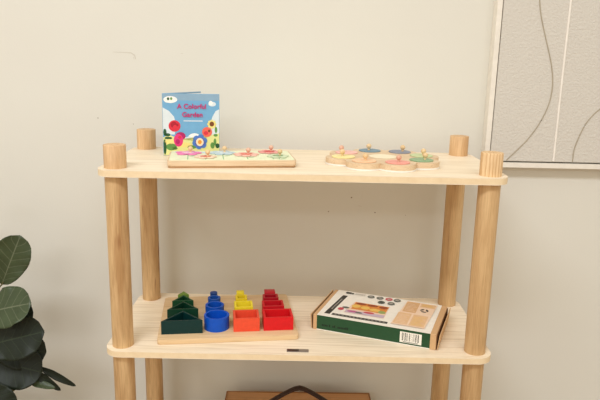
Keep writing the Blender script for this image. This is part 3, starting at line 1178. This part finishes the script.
F = (0.15, -1.0, 0.45)
leaf((-0.6500, 0.140, -0.2900), (-0.6000, 0.128, -0.1800), 0.078, (0.25, -1, 0.25), L_mid, 0.10, 0.10, 0.03, seed=1, petiole=(-0.705, 0.14, -0.33))
leaf((-0.6900, 0.110, -0.3480), (-0.5720, 0.080, -0.3050), 0.090, (0.0, -1.0, 0.75), L_mid, 0.06, 0.10, 0.03, seed=2, petiole=(-0.713, 0.135, -0.35))
leaf((-0.6850, 0.125, -0.4050), (-0.5950, 0.140, -0.3350), 0.080, (0.1, -1.0, 0.3), L_dark, 0.08, 0.08, 0.03, seed=3, petiole=(-0.718, 0.13, -0.40))
leaf((-0.6900, 0.100, -0.4200), (-0.5480, 0.082, -0.3720), 0.095, (0.1, -1.0, 0.55), L_dark, 0.08, 0.08, 0.04, seed=4, petiole=(-0.720, 0.13, -0.43))
leaf((-0.6850, 0.120, -0.4300), (-0.5620, 0.130, -0.4450), 0.085, (0.05, -1.0, 0.30), L_dark, 0.08, 0.06, 0.04, seed=5, petiole=(-0.725, 0.13, -0.45))
leaf((-0.6950, 0.120, -0.4550), (-0.5660, 0.105, -0.4800), 0.098, (0.05, -1.0, 0.45), L_dark, 0.08, 0.08, 0.04, seed=6, petiole=(-0.735, 0.13, -0.50))
leaf((-0.6000, 0.120, -0.4740), (-0.5300, 0.116, -0.5310), 0.019, (0.3, -1.0, 0.2), L_dark, 0.10, 0.10, 0.05, False, 7, (-0.612, 0.12, -0.516))
leaf((-0.5900, 0.132, -0.4740), (-0.5010, 0.128, -0.5270), 0.017, (0.2, -1.0, 0.3), L_dark, 0.10, 0.12, 0.06, False, 8, (-0.602, 0.12, -0.513))
leaf((-0.6050, 0.115, -0.5060), (-0.5380, 0.108, -0.5160), 0.018, (0.2, -0.8, 1.0), L_mid, 0.10, 0.08, 0.05, False, 9, (-0.612, 0.12, -0.516))
leaf((-0.6850, 0.075, -0.4900), (-0.6120, 0.058, -0.5480), 0.062, (0.2, -1.0, 0.6), L_dark, 0.08, 0.12, 0.03, seed=10, petiole=(-0.736, 0.13, -0.53))
leaf((-0.7200, 0.120, -0.2200), (-0.7900, 0.080, -0.1300), 0.085, (-0.2, -1.0, 0.4), L_mid, 0.08, 0.10, 0.03, seed=11, petiole=(-0.704, 0.14, -0.22))
leaf((-0.7350, 0.120, -0.3300), (-0.8600, 0.100, -0.3000), 0.095, (-0.2, -1.0, 0.6), L_mid, 0.08, 0.10, 0.03, seed=12, petiole=(-0.713, 0.135, -0.33))
leaf((-0.7450, 0.120, -0.4300), (-0.8750, 0.110, -0.4500), 0.095, (-0.1, -1.0, 0.5), L_dark, 0.08, 0.10, 0.03, seed=13, petiole=(-0.722, 0.13, -0.43))
leaf((-0.7050, 0.138, -0.1250), (-0.7080, 0.120, -0.0700), 0.040, (0.1, -1.0, 0.3), L_mid, 0.10, 0.05, 0.03, seed=14)

# ------------------------------------------------------------------ camera
cam = bpy.data.cameras.new('camera')
cam.sensor_width = 36
cam.lens = 629.38 / 600 * 36
cam.clip_start = 0.02
co = bpy.data.objects.new('camera', cam)
COL.objects.link(co)
pit, rol, yaw = 0.225017687, -0.0220296686, -0.00488638177
Rz = Matrix.Rotation(yaw, 3, 'Z')
Rx = Matrix.Rotation(-pit, 3, 'X')
Ry = Matrix.Rotation(rol, 3, 'Y')
RR_ = Rz @ Rx @ Ry                      # columns: right, forward, up
m4 = Matrix.Identity(4)
for i in range(3):
    m4[i][0] = RR_[i][0]
    m4[i][1] = RR_[i][2]
    m4[i][2] = -RR_[i][1]
m4[0][3], m4[1][3], m4[2][3] = -0.010357, -1.156955, 0.209899
co.matrix_world = m4
SC.camera = co


# ------------------------------------------------------------------ light: the shop's ceiling panels and the bounce of the room
def area(name, loc, sx, sy, power, c, rot=(0, 0, 0)):
    l = bpy.data.lights.new(name, 'AREA')
    l.shape = 'RECTANGLE'
    l.size, l.size_y = sx, sy
    l.energy = power
    l.color = c
    o = bpy.data.objects.new(name, l)
    COL.objects.link(o)
    o.location = loc
    o.rotation_euler = rot
    return o


cool = (0.95, 0.995, 1.07)
area('ceiling_panel', (-1.0, -1.75, 1.95), 1.6, 0.5, 36, cool)
area('ceiling_panel', (1.0, -1.75, 1.95), 1.4, 0.5, 12, cool)
area('ceiling_panel', (-1.3, -4.3, 1.75), 1.4, 0.6, 26, cool)
w = bpy.data.worlds.new('room_light')
w.use_nodes = True
w.node_tree.nodes['Background'].inputs['Color'].default_value = (1.0, 0.91, 0.74, 1)
w.node_tree.nodes['Background'].inputs['Strength'].default_value = 0.60
SC.world = w

SC.view_settings.view_transform = 'Standard'
SC.view_settings.look = 'None'
SC.view_settings.exposure = 0.56
SC.view_settings.gamma = 1.0
SC.view_settings.use_curve_mapping = False
